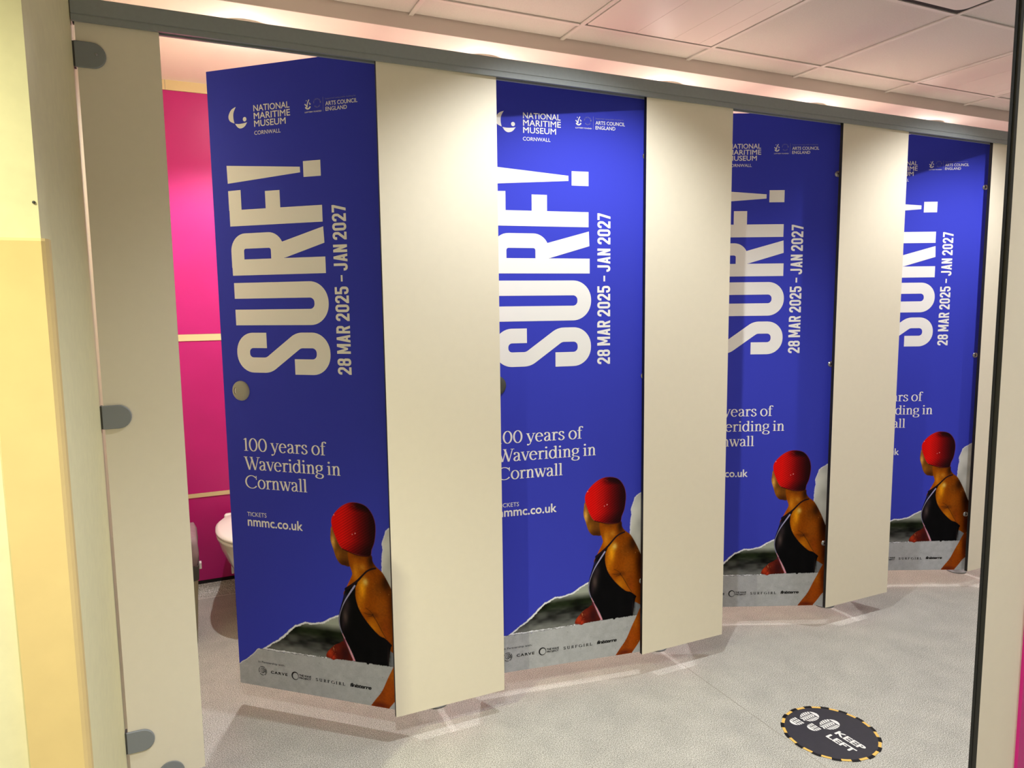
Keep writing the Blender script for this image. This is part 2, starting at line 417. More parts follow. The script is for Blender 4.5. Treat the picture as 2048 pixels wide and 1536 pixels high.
def fit(dst, src, x0, x1, z0, z1, rot=False):
    """place src so that its bounding box fills the rectangle; rot: reads upwards (letter tops to -x)"""
    xs = [p[0] for p in src.v]; ys = [p[1] for p in src.v]; a0, a1, b0, b1 = min(xs), max(xs), min(ys), max(ys)
    if rot: dst.add(src, lambda a, b: (x1-(b-b0)/(b1-b0)*(x1-x0), z0+(a-a0)/(a1-a0)*(z1-z0)))
    else: dst.add(src, lambda a, b: (x0+(a-a0)/(a1-a0)*(x1-x0), z0+(b-b0)/(b1-b0)*(z1-z0)))

# condensed capitals (x 0..50, height 100), stroke 17
def condensed(ch):
    d = Decal(); w = 17; h = w/2; W_ = 50
    R = lambda p, r=16: d.ribbon(rounded(p, r), w)
    if ch == '0': d.ribbon(rounded([(h, 50), (h, 100-h), (W_-h, 100-h), (W_-h, h), (h, h), (h, 50.01)], 15), w)
    elif ch == '8':
        d.ribbon(rounded([(h+1, 75), (h+1, 100-h), (W_-h-1, 100-h), (W_-h-1, 52), (h+1, 52), (h+1, 75.01)], 13), w)
        d.ribbon(rounded([(h, 28), (h, 53), (W_-h, 53), (W_-h, h), (h, h), (h, 28.01)], 14), w)
    elif ch == '2': d.ribbon(rounded([(h, 68), (h, 100-h), (W_-h, 100-h), (W_-h, 58), (h+1, 14), (h+1, h)], [15, 15, 14, 3]), w); d.poly([(0, 0), (W_, 0), (W_, w), (0, w)])
    elif ch == '5': R([(h, 32), (h, h), (W_-h, h), (W_-h, 60-h+5), (h, 60-h+5)], 15); d.poly([(0, 48), (w, 48), (w, 100), (0, 100)]); d.poly([(0, 84), (W_-3, 84), (W_-3, 100), (0, 100)])
    elif ch == '7': d.poly([(0, 83), (48, 83), (48, 100), (0, 100)]); d.poly([(30, 84), (48, 86), (26, 0), (8, 0)])
    elif ch == 'J': R([(h-4, 30), (h-4, h), (W_-h-6, h), (W_-h-6, 100)], 14); W_ = 46
    elif ch == 'A':
        d.poly([(0, 0), (17, 0), (34, 100), (18, 100)]); d.poly([(52, 0), (35, 0), (18, 100), (34, 100)]); d.poly([(13, 18), (39, 18), (36, 33), (16, 33)]); W_ = 52
    elif ch == 'N': d.poly([(0, 0), (w, 0), (w, 100), (0, 100)]); d.poly([(W_-w, 0), (W_, 0), (W_, 100), (W_-w, 100)]); d.poly([(0, 100), (w, 100), (W_, 0), (W_-w, 0)])
    elif ch == 'M':
        W_ = 66
        d.poly([(0, 0), (w, 0), (w, 100), (0, 100)]); d.poly([(W_-w, 0), (W_, 0), (W_, 100), (W_-w, 100)])
        d.poly([(2, 100), (w+2, 100), (W_/2+6, 20), (W_/2-6, 20)]); d.poly([(W_-2, 100), (W_-w-2, 100), (W_/2-6, 20), (W_/2+6, 20)])
    elif ch == 'R':
        d.poly([(0, 0), (w, 0), (w, 100), (0, 100)]); d.ribbon(rounded([(h, 100-h), (W_-h, 100-h), (W_-h, 48), (h, 48)], 14), w)
        d.poly([(20, 45), (37, 45), (52, 0), (34, 0)]); W_ = 51
    elif ch == '–': d.poly([(2, 40), (44, 40), (44, 53), (2, 53)]); W_ = 46
    elif ch == ' ': W_ = 13
    return d, W_
def condensed_line(s, gap=9):
    D = Decal(); x = 0
    for ch in s:
        d, w = condensed(ch); D.add(d, lambda a, b, x=x: (a+x, b)); x += w+gap
    return D

# book serif face, cap height 98, x height 69
def serif(ch):
    d = Decal(); TK, TN = 11.5, 5.2
    def w(m): return TN+(TK-TN)*abs(m[1])**1.6
    st = lambda x, y0, y1: d.poly([(x-TK/2, y0), (x+TK/2, y0), (x+TK/2, y1), (x-TK/2, y1)])
    sf = lambda x0, x1, y: d.poly([(x0, y-2), (x1, y-2), (x1, y+2), (x0, y+2)])
    def el(cx, cy, rx, ry, a0=0, a1=360, n=36):
        d.ribbon([(cx+rx*math.cos(math.radians(a0+(a1-a0)*i/n)), cy+ry*math.sin(math.radians(a0+(a1-a0)*i/n))) for i in range(n+(0 if a1-a0 == 360 else 1))], w, closed=(a1-a0 == 360))
    def cur(p): d.ribbon(crm(p, 6), w)
    dg = lambda a, b, t: d.ribbon([a, b], t)
    sfl = lambda x, y: d.poly([(x-14, y-4), (x-14, y-8), (x-4, y-6), (x, y), (x-4, y)])
    A = 50
    if ch == '1': st(22, 0, 96); sf(8, 36, 2); d.poly([(6, 86), (22, 98), (22, 88), (8, 82)]); A = 42
    elif ch == '0': el(32, 48, 25, 47); A = 66
    elif ch == 'y':
        dg((7, 67), (29, 2), TK); d.ribbon(crm([(48, 67), (28, 4), (20, -16), (8, -24)], 5), 5.5); sf(-3, 19, 67); sf(38, 58, 67); d.disc(8, -20, 6.5); A = 55
    elif ch == 'v': dg((7, 67), (27, 0), TK); dg((46, 67), (27, 0), 5.5); sf(-3, 19, 67); sf(36, 56, 67); A = 51
    elif ch == 'w':
        dg((7, 67), (25, 0), TK); dg((40, 60), (26, 0), 5.5); dg((37, 67), (55, 0), TK); dg((72, 67), (56, 0), 5.5); sf(-3, 19, 67); sf(28, 46, 67); sf(62, 82, 67); A = 78
    elif ch == 'W':
        dg((7, 96), (32, 0), TK+1); dg((52, 84), (33, 0), 5.5); dg((47, 96), (72, 0), TK+1); dg((96, 96), (73, 0), 5.5); sf(-6, 20, 96); sf(36, 58, 96); sf(84, 108, 96); A = 98
    elif ch == 'e': el(28, 34, 21, 33.5, 8, 318); d.poly([(8, 38), (50, 38), (50, 42.5), (8, 42.5)]); A = 56
    elif ch == 'a':
        st(39, 6, 48); cur([(10, 54), (14, 65), (26, 67), (36, 60), (39, 46)]); d.disc(11.5, 55, 6); cur([(38, 40), (18, 32), (9, 17), (15, 3), (28, 3), (38, 14)]); d.ribbon([(39, 8), (44, 2), (52, 5)], 5); A = 54
    elif ch == 'r': st(15, 0, 66); sf(3, 30, 2); sfl(15, 67); cur([(15, 46), (24, 62), (34, 66)]); d.disc(36, 61, 6.5); A = 42
    elif ch == 's': cur([(38, 52), (33, 65), (20, 67), (10, 55), (17, 41), (33, 31), (40, 16), (30, 2), (16, 2), (6, 17)]); d.ribbon([(38, 66), (38, 50)], 4); d.ribbon([(6, 19), (6, 2)], 4); A = 47
    elif ch == 'o': el(29, 34, 22.5, 33.5); A = 58
    elif ch == 'f': st(17, 0, 78); cur([(17, 76), (20, 92), (30, 97), (37, 95)]); d.disc(38, 91, 5.5); sf(3, 35, 66); sf(4, 32, 2); A = 33
    elif ch == 'i': st(15, 0, 66); sf(3, 28, 2); sfl(15, 67); d.disc(14, 90, 7.5); A = 31
    elif ch == 'l': st(15, 0, 98); sf(3, 28, 2); sfl(15, 99); A = 31
    elif ch == 'd': el(26, 34, 20, 33.5); st(46, 4, 98); sfl(46, 99); d.poly([(46, 4), (58, 4), (58, 0), (46, 0)]); A = 60
    elif ch == 'n': st(15, 0, 66); sf(3, 27, 2); sfl(15, 67); cur([(15, 46), (24, 62), (36, 66), (44, 54), (45, 44)]); st(45, 0, 48); sf(34, 57, 2); A = 60
    elif ch == 'g': el(26, 46, 18, 21); cur([(18, 28), (10, 18), (14, 8), (30, 4), (46, -2), (50, -14), (42, -26), (24, -29), (8, -23), (5, -12), (14, -1)]); d.ribbon([(38, 62), (52, 66)], 5); A = 53
    elif ch == 'C': el(48, 48, 42, 48, 42, 322); d.ribbon([(82, 96), (82, 66)], 5); A = 90
    elif ch == 'S': cur([(48, 74), (42, 92), (28, 96), (12, 86), (13, 64), (30, 50), (48, 36), (52, 18), (38, 3), (22, 3), (8, 24)]); A = 58
    elif ch == 'U': st(14, 24, 96); cur([(14, 26), (22, 6), (38, 2), (56, 8), (62, 28)]); d.ribbon([(62, 26), (62, 96)], 7); sf(2, 28, 96); sf(50, 74, 96); A = 76
    elif ch == 'R': st(14, 0, 96); el(28, 72, 24, 23, -90, 90, 14); dg((30, 50), (62, 0), 11); d.poly([(14, 94), (30, 94), (30, 98), (14, 98)]); d.poly([(14, 47), (30, 47), (30, 51), (14, 51)]); sf(2, 28, 2); A = 64
    elif ch == 'F': st(14, 0, 96); sf(2, 54, 94); d.ribbon([(54, 97), (54, 74)], 5); d.poly([(14, 48), (42, 48), (42, 53), (14, 53)]); sf(2, 28, 2); A = 58
    elif ch == 'G': el(46, 48, 38, 47, 45, 330); st(80, 4, 42); sf(66, 92, 42); A = 90
    elif ch == 'I': st(14, 0, 96); sf(2, 28, 2); sf(2, 28, 95); A = 30
    elif ch == 'L': st(14, 0, 96); sf(2, 56, 2); sf(2, 28, 95); d.ribbon([(56, 0), (56, 24)], 5); A = 60
    elif ch == ' ': A = 24
    return d, A
def serif_line(s, sp=0):
    D = Decal(); x = 0
    for ch in s:
        d, w = serif(ch); D.add(d, lambda a, b, x=x: (a+x, b)); x += w+sp
    return D

# ------------------------------------------------------------------ the printed picture
def inside_sd(px, pz, poly):
    """signed distance, negative inside"""
    P = np.array(poly, float); n = len(P); d = np.full(px.shape, 1e9); c = np.zeros(px.shape, bool)
    for i in range(n):
        a = P[i]; b = P[(i+1) % n]; e = b-a; L = e@e
        if L < 1e-9: continue
        wx = px-a[0]; wz = pz-a[1]; t = np.clip((wx*e[0]+wz*e[1])/L, 0, 1)
        d = np.minimum(d, (wx-t*e[0])**2+(wz-t*e[1])**2)
        if a[1] != b[1]:
            k = ((a[1] > pz) != (b[1] > pz)) & (px < (b[0]-a[0])*(pz-a[1])/(b[1]-a[1])+a[0]); c ^= k
    return np.where(c, -1, 1)*np.sqrt(d)
def line_dist(px, pz, pts):
    d = np.full(px.shape, 1e9); P = np.array(pts, float)
    for a, b in zip(P, P[1:]):
        e = b-a; L = e@e; t = np.clip(((px-a[0])*e[0]+(pz-a[1])*e[1])/L, 0, 1)
        d = np.minimum(d, (px-a[0]-t*e[0])**2+(pz-a[1]-t*e[1])**2)
    return np.sqrt(d)
def vnoise(px, pz, sx, sz, seed=0):
    g = np.random.default_rng(seed).random((128, 128)); u = px/sx; v = pz/sz
    i = np.floor(u).astype(int); j = np.floor(v).astype(int); fu = u-i; fv = v-j; fu = fu*fu*(3-2*fu); fv = fv*fv*(3-2*fv)
    G = lambda a, b: g[a % 128, b % 128]
    return (G(i, j)*(1-fu)+G(i+1, j)*fu)*(1-fv)+(G(i, j+1)*(1-fu)+G(i+1, j+1)*fu)*fv
def paint(px, pz):
    sh = px.shape; img = np.empty(sh+(3,)); img[:] = BLUE
    AA = 1.1
    def mask(sd, soft=AA): return np.clip(.5-sd/soft, 0, 1)[..., None]
    def put(m, col):
        nonlocal img
        img = img*(1-m)+np.asarray(col, float)*m if not isinstance(col, np.ndarray) or col.ndim == 1 else img*(1-m)+col*m
    jit = (vnoise(px, pz, 4, 4, 1)-.5)*5+(vnoise(px, pz, 11, 11, 2)-.5)*5
    # --- sea and sky seen through the tear
    tear = [(88, 205), (113, 221), (154, 246), (184, 272), (206, 291), (223, 304), (259, 319), (281, 319), (304, 323), (323, 328), (349, 343), (376, 355),
            (450, 420), (534, 505), (536, 561), (541, 583), (537, 600), (546, 625), (553, 642), (573, 656), (600, 672), (620, 680), (620, 205)]
    sd = inside_sd(px, pz, tear)+jit*.35
    n1 = vnoise(px, pz, 42, 14, 3)*.6+vnoise(px, pz, 17, 7, 4)*.4
    g = np.clip(14+n1*84+(vnoise(px, pz, 90, 22, 9)-.5)*60, 6, 255)
    band = np.clip((pz-298)/26, 0, 1); low = np.clip((250-pz)/30, 0, 1)
    sea = np.stack([g*.98, g*1.0, g*.96], -1)
    dark = np.stack([8+20*n1, 14+24*n1, 4+12*n1], -1)
    k = np.exp(-((pz-292)/20)**2)[..., None]*.9; sea = sea*(1-k)+dark*k
    k = (low*(.55+.25*n1))[..., None]; sea = sea*(1-k)+np.array((128, 130, 128.))*k
    k = band[..., None]; sea = sea*(1-k)+np.array((158, 164, 152.))*k
    cl = 178+vnoise(px, pz, 38, 60, 5)*46-vnoise(px, pz, 22, 22, 8)*16; cl = cl-np.clip((560-pz)/160, 0, 1)*26
    k = np.clip((pz-330)/60, 0, 1)[..., None]; sea = sea*(1-k)+np.stack([cl, cl*1.0, cl*.98], -1)*k
    k = (np.clip((px-550)/10, 0, 1)*np.clip((300-pz)/20, 0, 1))[..., None]; sea = sea*(1-k)+np.array((118, 122, 128.))*k
    m = mask(sd); put(m, sea)
    # torn white edge
    wdt = 4.2+3.2*vnoise(px, pz, 25, 25, 6)+(vnoise(px, pz, 3, 3, 7)-.5)*2
    dl = np.abs(sd+wdt*.5)-wdt*.5; put(mask(dl, 1.4)*(px < 380)[..., None], (226, 228, 236))
    dl = np.abs(sd+2.2)-1.6; put(mask(dl, 1.4)*(px > 500)[..., None]*(pz > 500)[..., None], (212, 214, 226))
    # --- skin
    def skin(base, lights):
        c = np.empty(sh+(3,)); c[:] = base
        for cx, cz, rx, rz, col, a in lights:
            k = np.exp(-((px-cx)/rx)**2-((pz-cz)/rz)**2)[..., None]*a; c = c*(1-k)+np.asarray(col, float)*k
        c = c*(1+(vnoise(px, pz, 4, 4, 12)[..., None]-.5)*.12)*(1+(vnoise(px, pz, 26, 34, 13)[..., None]-.5)*.16)
        dr = vnoise(px, pz, 2.2, 2.2, 14)*vnoise(px, pz, 30, 30, 15); k = np.clip((dr-.7)*7, 0, .5)[..., None]
        c = c*np.array((.93, .95, 1.0))
        return c*(1-k)+np.array((240, 190, 120.))*k
    face = crm([(370, 640), (364, 620), (363, 595), (370, 572), (380, 541), (394, 523), (410, 519), (428, 520), (440, 560), (400, 620)], 5, True)
    put(mask(inside_sd(px, pz, face)), skin((112, 62, 14), [(371, 592, 9, 28, (232, 172, 76), .95), (385, 550, 12, 20, (170, 105, 24), .7), (412, 524, 22, 14, (60, 26, 8), .8), (366, 630, 5, 12, (200, 120, 60), .8)]))
    body = crm([(425, 572), (424, 530), (433, 501), (431, 487), (410, 446), (401, 421), (420, 350), (560, 262), (590, 250), (612, 300), (612, 380), (592, 402), (576, 438), (565, 462), (550, 490), (535, 512), (517, 526), (506, 541), (501, 562), (470, 580)], 5, True)
    put(mask(inside_sd(px, pz, body)), skin((150, 70, 0), [
        (466, 455, 13, 34, (255, 170, 20), .95), (478, 474, 9, 11, (255, 214, 110), .85), (520, 452, 20, 26, (120, 60, 6), .7), (455, 415, 14, 40, (214, 124, 6), .7), (446, 505, 12, 28, (240, 146, 24), .85), (470, 520, 12, 12, (214, 140, 40), .7),
        (460, 556, 22, 12, (96, 48, 12), .7), (500, 545, 13, 30, (44, 18, 2), .95), (548, 478, 18, 30, (48, 20, 2), .95), (583, 410, 26, 80, (40, 14, 2), 1.0), (418, 470, 8, 26, (196, 90, 40), .8),
        (496, 330, 22, 22, (214, 128, 8), .8), (540, 330, 18, 50, (150, 62, 10), .6), (530, 395, 22, 40, (146, 76, 12), .6), (592, 300, 20, 64, (62, 20, 2), .95), (500, 372, 22, 8, (96, 44, 10), .7)]))
    # armpit creases and inner arm line
    put(mask(line_dist(px, pz, crm([(499, 373), (515, 349), (530, 322), (543, 303)], 5))-1.0, 1.6), (30, 14, 4))
    put(mask(inside_sd(px, pz, crm([(503, 364), (520, 338), (543, 303), (526, 306), (500, 328), (480, 350)], 4, True)), 8)*.35, (200, 116, 10))
    for cr in ([(470, 376), (484, 372), (499, 374)], [(476, 392), (490, 384), (500, 375)], [(484, 366), (494, 368), (502, 376)]):
        put(mask(line_dist(px, pz, crm(cr, 4))-.7, 1.8)*.8, (50, 24, 6))
    # --- swimming costume
    suit = crm([(410, 446), (404, 432), (396, 404), (390, 386), (382, 357), (381, 329), (390, 300), (404, 278), (422, 245), (434, 214)], 5)+[(445, 205), (549, 205)]+\
        crm([(549, 218), (552, 247), (558, 277)], 4)+crm([(562, 284), (540, 302), (522, 308), (498, 328), (474, 354), (453, 386), (443, 420), (443, 447), (446, 458), (452, 470)], 5)
    n2 = vnoise(px, pz, 20, 30, 21)
    sc = np.stack([3+5*n2, 3+4*n2, 5+5*n2], -1)
    for cx, cz, rx, rz, col, a in ((404, 356, 10, 26, (96, 80, 74), .8), (412, 392, 12, 26, (58, 46, 50), .7), (396, 330, 6, 20, (52, 36, 44), .6), (548, 240, 3, 30, (70, 50, 50), .5), (405, 420, 8, 14, (40, 42, 90), .6)):
        kk = np.exp(-((px-cx)/rx)**2-((pz-cz)/rz)**2)[..., None]*a; sc = sc*(1-kk)+np.asarray(col, float)*kk
    sd = inside_sd(px, pz, suit); put(mask(sd), sc)
    # piping along the front of the costume
    pp = crm([(441, 458), (424, 434), (404, 404), (391, 376), (383, 350), (383, 326), (390, 302), (400, 284)], 5)
    put(mask(line_dist(px, pz, pp)-(1.0+np.clip((pz-380)/60, 0, 1)*1.8), 1.6)*.92, np.array((176, 172, 214.)))
    pk = crm([(392, 298), (402, 276), (414, 252), (424, 230), (431, 212)], 5)
    put(mask(line_dist(px, pz, pk)-(1.2+np.clip((290-pz)/80, 0, 1)*2.6), 1.6), np.array((214, 148, 168.)))
    put(mask(line_dist(px, pz, crm([(396, 280), (404, 258), (410, 238), (420, 216)], 5))-3.4, 3)*.8, (92, 22, 40))
    put(mask(line_dist(px, pz, [(398, 262), (404, 246), (408, 232)])-.9, 1.5), (220, 130, 150))
    # neck strap
    put(mask(line_dist(px, pz, crm([(514, 521), (498, 516), (484, 508), (471, 496), (452, 476), (430, 458), (410, 444)], 5))-(2.6+np.clip((500-pz)/60, 0, 1)*2.2), 1.4), (26, 14, 22))
    # --- red bathing cap
    cap = crm([(371, 634), (368, 656), (375, 675), (395, 697), (415, 711), (436, 719), (459, 720), (482, 715), (499, 703), (513, 681), (519, 655), (518, 627), (513, 600), (504, 578), (499, 559), (479, 556), (449, 559), (419, 566), (404, 571), (392, 584), (381, 606)], 5, True)
    sd = inside_sd(px, pz, cap); t = np.clip((px-372)/150, 0, 1)+np.clip((600-pz)/200, 0, .3)+np.clip((pz-690)/60, 0, .3)*np.clip((px-420)/40, 0, 1)
    R_ = np.interp(t, [0, .22, .42, .62, .85, 1.1], [224, 214, 172, 104, 44, 18]); G_ = np.interp(t, [0, .3, .6, 1.1], [12, 14, 4, 4]); B_ = np.interp(t, [0, .3, .6, 1.1], [10, 12, 8, 8])
    dia = (np.cos((px*.9+pz*.5)*.92+pz*pz*.0006)+np.cos((px*.5-pz*.8)*.92))*.5
    amp = np.interp(t, [0, .15, .35, .7, 1.1], [.05, .14, .26, .24, .12]); kk = (1+amp*dia)
    capc = np.stack([np.clip(R_*kk, 0, 255), np.clip(G_*kk+np.clip(dia, 0, 1)*18*amp*3, 0, 255), np.clip(B_*kk+np.clip(dia, 0, 1)*14*amp*3, 0, 255)], -1)
    put(mask(sd), capc)
    put(mask(np.abs(sd+.2)-.7, 1.4)*.6, (170, 70, 90))
    put(mask(line_dist(px, pz, crm([(404, 571), (425, 564), (450, 557), (480, 555), (498, 558)], 4))-1.6, 2)*.8, (40, 6, 6))
    put(mask(line_dist(px, pz, crm([(395, 697), (418, 708), (440, 712), (452, 706)], 4))-.8, 1.6)*.5, (170, 60, 50))
    for cx, cz, r in ((378, 676, 1.7), (449, 624, 1.8), (439, 620, 1.4)): put(mask(np.hypot(px-cx, pz-cz)-r, 1.4), (250, 180, 180))
    # --- grey concrete-look paper strip, torn on the left
    top = [(82, 206), (155, 205.5), (240, 207), (318, 210), (381, 212.5), (443, 214), (530, 214), (600, 215.5)]
    tz = np.interp(px, [p[0] for p in top], [p[1] for p in top])+(vnoise(px, pz, 5, 5, 30)-.5)*3-np.clip(vnoise(px, pz*0, 6, 6, 31)-.8, 0, 1)*26
    lz = np.interp(px, [-5, 35, 56, 73, 80], [141, 169, 186, 203, 206])+jit*.5
    top_sd = np.maximum(pz-tz, np.where(px < 82, pz-lz, -50))
    gp = 172+(vnoise(px, pz, 14, 14, 32)-.5)*12+(vnoise(px, pz, 3, 3, 33)-.5)*8
    put(mask(np.abs(top_sd+.3)-(.6+1.2*vnoise(px, pz*0, 9, 9, 34)), 1.2)*(px > 84)[..., None]*.9, (28, 26, 26))
    put(mask(top_sd), np.stack([gp*1.0, gp*1.01, gp*1.03], -1))
    put(mask(np.abs(top_sd+2.0)-1.4, 1.2)*(px < 84)[..., None], (214, 216, 222))
    for i in range(26):
        r0 = np.random.default_rng(100+i); cx, cz, r = 10+r0.random()*540, 84+r0.random()*125, .5+r0.random()*.9
        put(mask(np.hypot(px-cx, pz-cz)-r, 1.2)*.5, (70, 68, 66) if i % 2 else (208, 206, 200))
    # --- hand held over the strip
    hand = crm([(396, 272), (380, 266), (362, 257), (346, 242), (334, 228), (331, 215), (344, 211), (356, 207), (366, 211), (390, 213), (424, 215), (418, 232)], 5, True)
    put(mask(inside_sd(px, pz, hand)), skin((96, 24, 12), [(344, 230, 14, 16, (196, 62, 24), .9), (356, 216, 9, 9, (214, 60, 30), .8), (372, 248, 16, 12, (130, 40, 20), .7), (400, 236, 18, 30, (46, 12, 14), .85)]))
    put(mask(line_dist(px, pz, [(350, 214), (358, 228), (368, 236)])-.9, 1.6)*.6, (80, 14, 10))
    # --- forearm crossing the strip to the bottom edge
    arm = crm([(582, 250), (570, 228), (560, 206), (546, 179), (523, 131), (502, 103), (484, 79)], 5)+[(484, 70), (545, 70)]+crm([(547, 80), (566, 104), (582, 126), (612, 150)], 5)+[(612, 250)]
    put(mask(inside_sd(px, pz, arm)), skin((160, 70, 8), [(560, 190, 12, 30, (180, 96, 16), .8), (520, 112, 14, 16, (150, 66, 16), .5), (595, 190, 18, 70, (76, 28, 8), .9), (515, 84, 30, 10, (96, 30, 14), .85)]))
    return np.clip(img, 0, 255)

def picture_mesh():
    st = 1.5; zt = 730.5; z0 = 77.1
    xs = np.linspace(0, 600, int(600/st)+1); zs = np.linspace(z0, zt, int((zt-z0)/st)+1)
    PX, PZ = np.meshgrid(xs, zs); img = lin(paint(PX, PZ)); nx, nz = len(xs), len(zs)
    V = np.zeros((nx*nz+4, 3), np.float32); V[:nx*nz, 0] = (PX.ravel()-600)/1000; V[:nx*nz, 2] = PZ.ravel()/1000
    V[:, 1] = -.0006
    V[-4:, 0] = (-.6, 0, 0, -.6); V[-4:, 2] = (zt/1000, zt/1000, 2.0139, 2.0139)
    i = np.arange(nx*nz).reshape(nz, nx); q = np.stack([i[:-1, :-1], i[:-1, 1:], i[1:, 1:], i[1:, :-1]], -1).reshape(-1, 4)
    b = nx*nz; q = np.concatenate([q, [[b, b+1, b+2, b+3]]])
    me = bpy.data.meshes.new('vinyl_print'); me.vertices.add(len(V)); me.vertices.foreach_set('co', V.ravel())
    me.loops.add(q.size); me.loops.foreach_set('vertex_index', q.ravel().astype(np.int32))
    me.polygons.add(len(q)); me.polygons.foreach_set('loop_start', np.arange(0, q.size, 4, dtype=np.int32))
    me.update(calc_edges=True)
    a = me.color_attributes.new('print_colour', 'FLOAT_COLOR', 'POINT')
    C = np.ones((len(V), 4), np.float32); C[:b, :3] = img.reshape(-1, 3); C[b:, :3] = lin(BLUE)
    a.data.foreach_set('color', C.ravel()); return me

# ------------------------------------------------------------------ the lettering of a door
def lettering():
    out = {}
    # big word, reading upwards
    t = Decal()
    t.ribbon(rounded([(168, 1207.5), (82, 1207.5), (82, 1131.5), (172, 1131.5), (281, 1208), (366, 1208), (366, 1127.5), (265, 1127.5)], [36, 36, 46, 46, 38, 38], 10), 47)
    t.ribbon(rounded([(60, 1359.5), (366, 1359.5), (366, 1278), (60, 1278)], [39, 39], 12), 48)
    t.poly([(58, 1406), (385, 1406), (385, 1454), (58, 1454)])
    t.ribbon(rounded([(80, 1430), (80, 1509), (222, 1509), (222, 1430)], [30, 30], 10), 46)
    t.poly([(384, 1494), (382, 1541), (238, 1502), (222, 1478), (226, 1458), (248, 1455)])
    t.poly([(58, 1554.5), (381, 1554.5), (381, 1602.5), (58, 1602.5)]); t.poly([(57, 1602), (102, 1602), (102, 1661), (57, 1660)]); t.poly([(188, 1602), (239, 1602), (239, 1653), (188, 1653)])
    t.poly([(56, 1735), (57, 1682), (312, 1699), (312, 1715)]); t.poly([(323, 1685), (381, 1685), (381, 1730), (323, 1730)])
    out['title_lettering'] = (t, 'white')
    t = Decal(); fit(t, condensed_line('28 MAR 2025 – JAN 2027'), 412, 458, 1107, 1600, rot=True); out['date_lettering'] = (t, 'white')
    # museum mark and name
    t = Decal()
    outer = crm([(100, 1903), (84, 1896), (74, 1882), (73, 1871), (79, 1862), (93, 1855.5)], 5); inner = crm([(93, 1855.5), (90, 1870), (91, 1886), (100, 1903)], 5)
    t.poly(outer+inner[1:-1])
    t.poly(crm([(95, 1854.5), (108, 1853), (123, 1853.5), (138, 1855.5)], 4)+crm([(138, 1855.5), (128, 1844), (114, 1839.5), (103, 1844), (95, 1854.5)], 4)[1:-1])
    t.disc(129.5, 1865, 6.4, 24)
    out['museum_emblem'] = (t, 'white')
    t = Decal()
    fit(t, text_decal('NATIONAL', .012), 162, 286, 1884, 1902.5); fit(t, text_decal('MARITIME', .012), 162, 287, 1862, 1880.5); fit(t, text_decal('MUSEUM', .012), 162, 271, 1840, 1858.5)
    fit(t, text_decal('CORNWALL', .004), 161, 252, 1817, 1828.5)
    out['museum_lettering'] = (t, 'white')
    # funder block
    t = Decal()
    t.arc(347, 1883, 8.2, 4.2, math.radians(200), math.radians(345), 14); t.ribbon(crm([(337, 1888.5), (342, 1884), (345, 1879)], 4), 3.2)
    t.ribbon(crm([(345, 1880), (346, 1889), (350, 1897), (352, 1900)], 5), 3.0); t.disc(343, 1897.5, 1.5, 10); t.disc(353, 1890, 1.7, 10); t.ribbon([(353, 1886), (357, 1888)], 2.6)
    fit(t, text_decal('LOTTERY FUNDED', .02), 336.5, 392, 1863.5, 1867.3)
    fit(t, text_decal('ARTS COUNCIL', .012), 405, 508, 1878.5, 1890); fit(t, text_decal('ENGLAND', .012), 405, 474, 1863.5, 1874.7)
    out['funder_lettering'] = (t, 'white')
    t = Decal(); t.poly([(397, 1863), (398, 1863), (398, 1903), (397, 1903)])
    fit(t, text_decal('Supported using public funding by'), 405, 503, 1894.5, 1899.5)
    for wrd, a0, a1 in (('ARTS', 175, 118), ('COUNCIL', 102, -8), ('ENGLAND', -128, -42)):
        n = len(wrd)
        for i, ch in enumerate(wrd):
            an = math.radians(a0+(a1-a0)*i/(n-1)); g = Decal(); fit(g, text_decal(ch), -1.6, 1.6, -1.8, 1.8)
            rt = an-PI/2 if a0 > -100 else an+PI/2; cx, cz = 378+11.3*math.cos(an), 1888.5+11.3*math.sin(an)
            t.add(g, lambda a, b, r=rt, cx=cx, cz=cz: (cx+a*math.cos(r)-b*math.sin(r), cz+a*math.sin(r)+b*math.cos(r)))
    out['funder_emblem'] = (t, 'softwhite')
    # subtitle
    t = Decal(); k = 41/97.
    for s, z, x0, x1 in (('100 years of', 859.5, 63.5, 362), ('Waveriding in', 799.5, 61, 407), ('Cornwall', 739.8, 62, 288)):
        d = serif_line(s); xs = [p[0] for p in d.v]; a0, a1 = min(xs), max(xs)
        t.add(d, lambda a, b, z=z, x0=x0, x1=x1, a0=a0, a1=a1: (x0+(a-a0)/(a1-a0)*(x1-x0), z+b*k))
    out['subtitle_lettering'] = (t, 'white')
    t = Decal(); fit(t, text_decal('TICKETS'), 63, 135, 647.5, 661.5); fit(t, text_decal('nmmc.co.uk', .018), 63, 266, 615, 646)
    out['web_address'] = (t, 'white')
    # partner row on the grey strip
    t = Decal(); fit(t, text_decal('In Partnership with:'), 75, 176, 156, 165)
    for i in range(30):
        if i in (4, 11, 18, 24): continue
        an = 2*PI*i/30; cx, cz = 90+14.4*math.cos(an), 131.5+14.4*math.sin(an); t.ribbon([(cx-1.9*math.cos(an), cz-1.9*math.sin(an)), (cx+1.9*math.cos(an), cz+1.9*math.sin(an))], 1.7)
    sp = [(90+(1.0+.75*u)*math.cos(-u-.2), 131.5+(1.0+.75*u)*math.sin(-u-.2)) for u in np.linspace(0, 4.1*PI, 44)]
    for i in range(len(sp)-1): t.ribbon([sp[i], sp[i+1]], 1.1+1.9*(.5+.5*math.cos(i/44*4.1*PI+.2)))
    fit(t, text_decal('CARVE', .03, 0, 1.25), 121, 184, 127, 136.5)
    n = 40
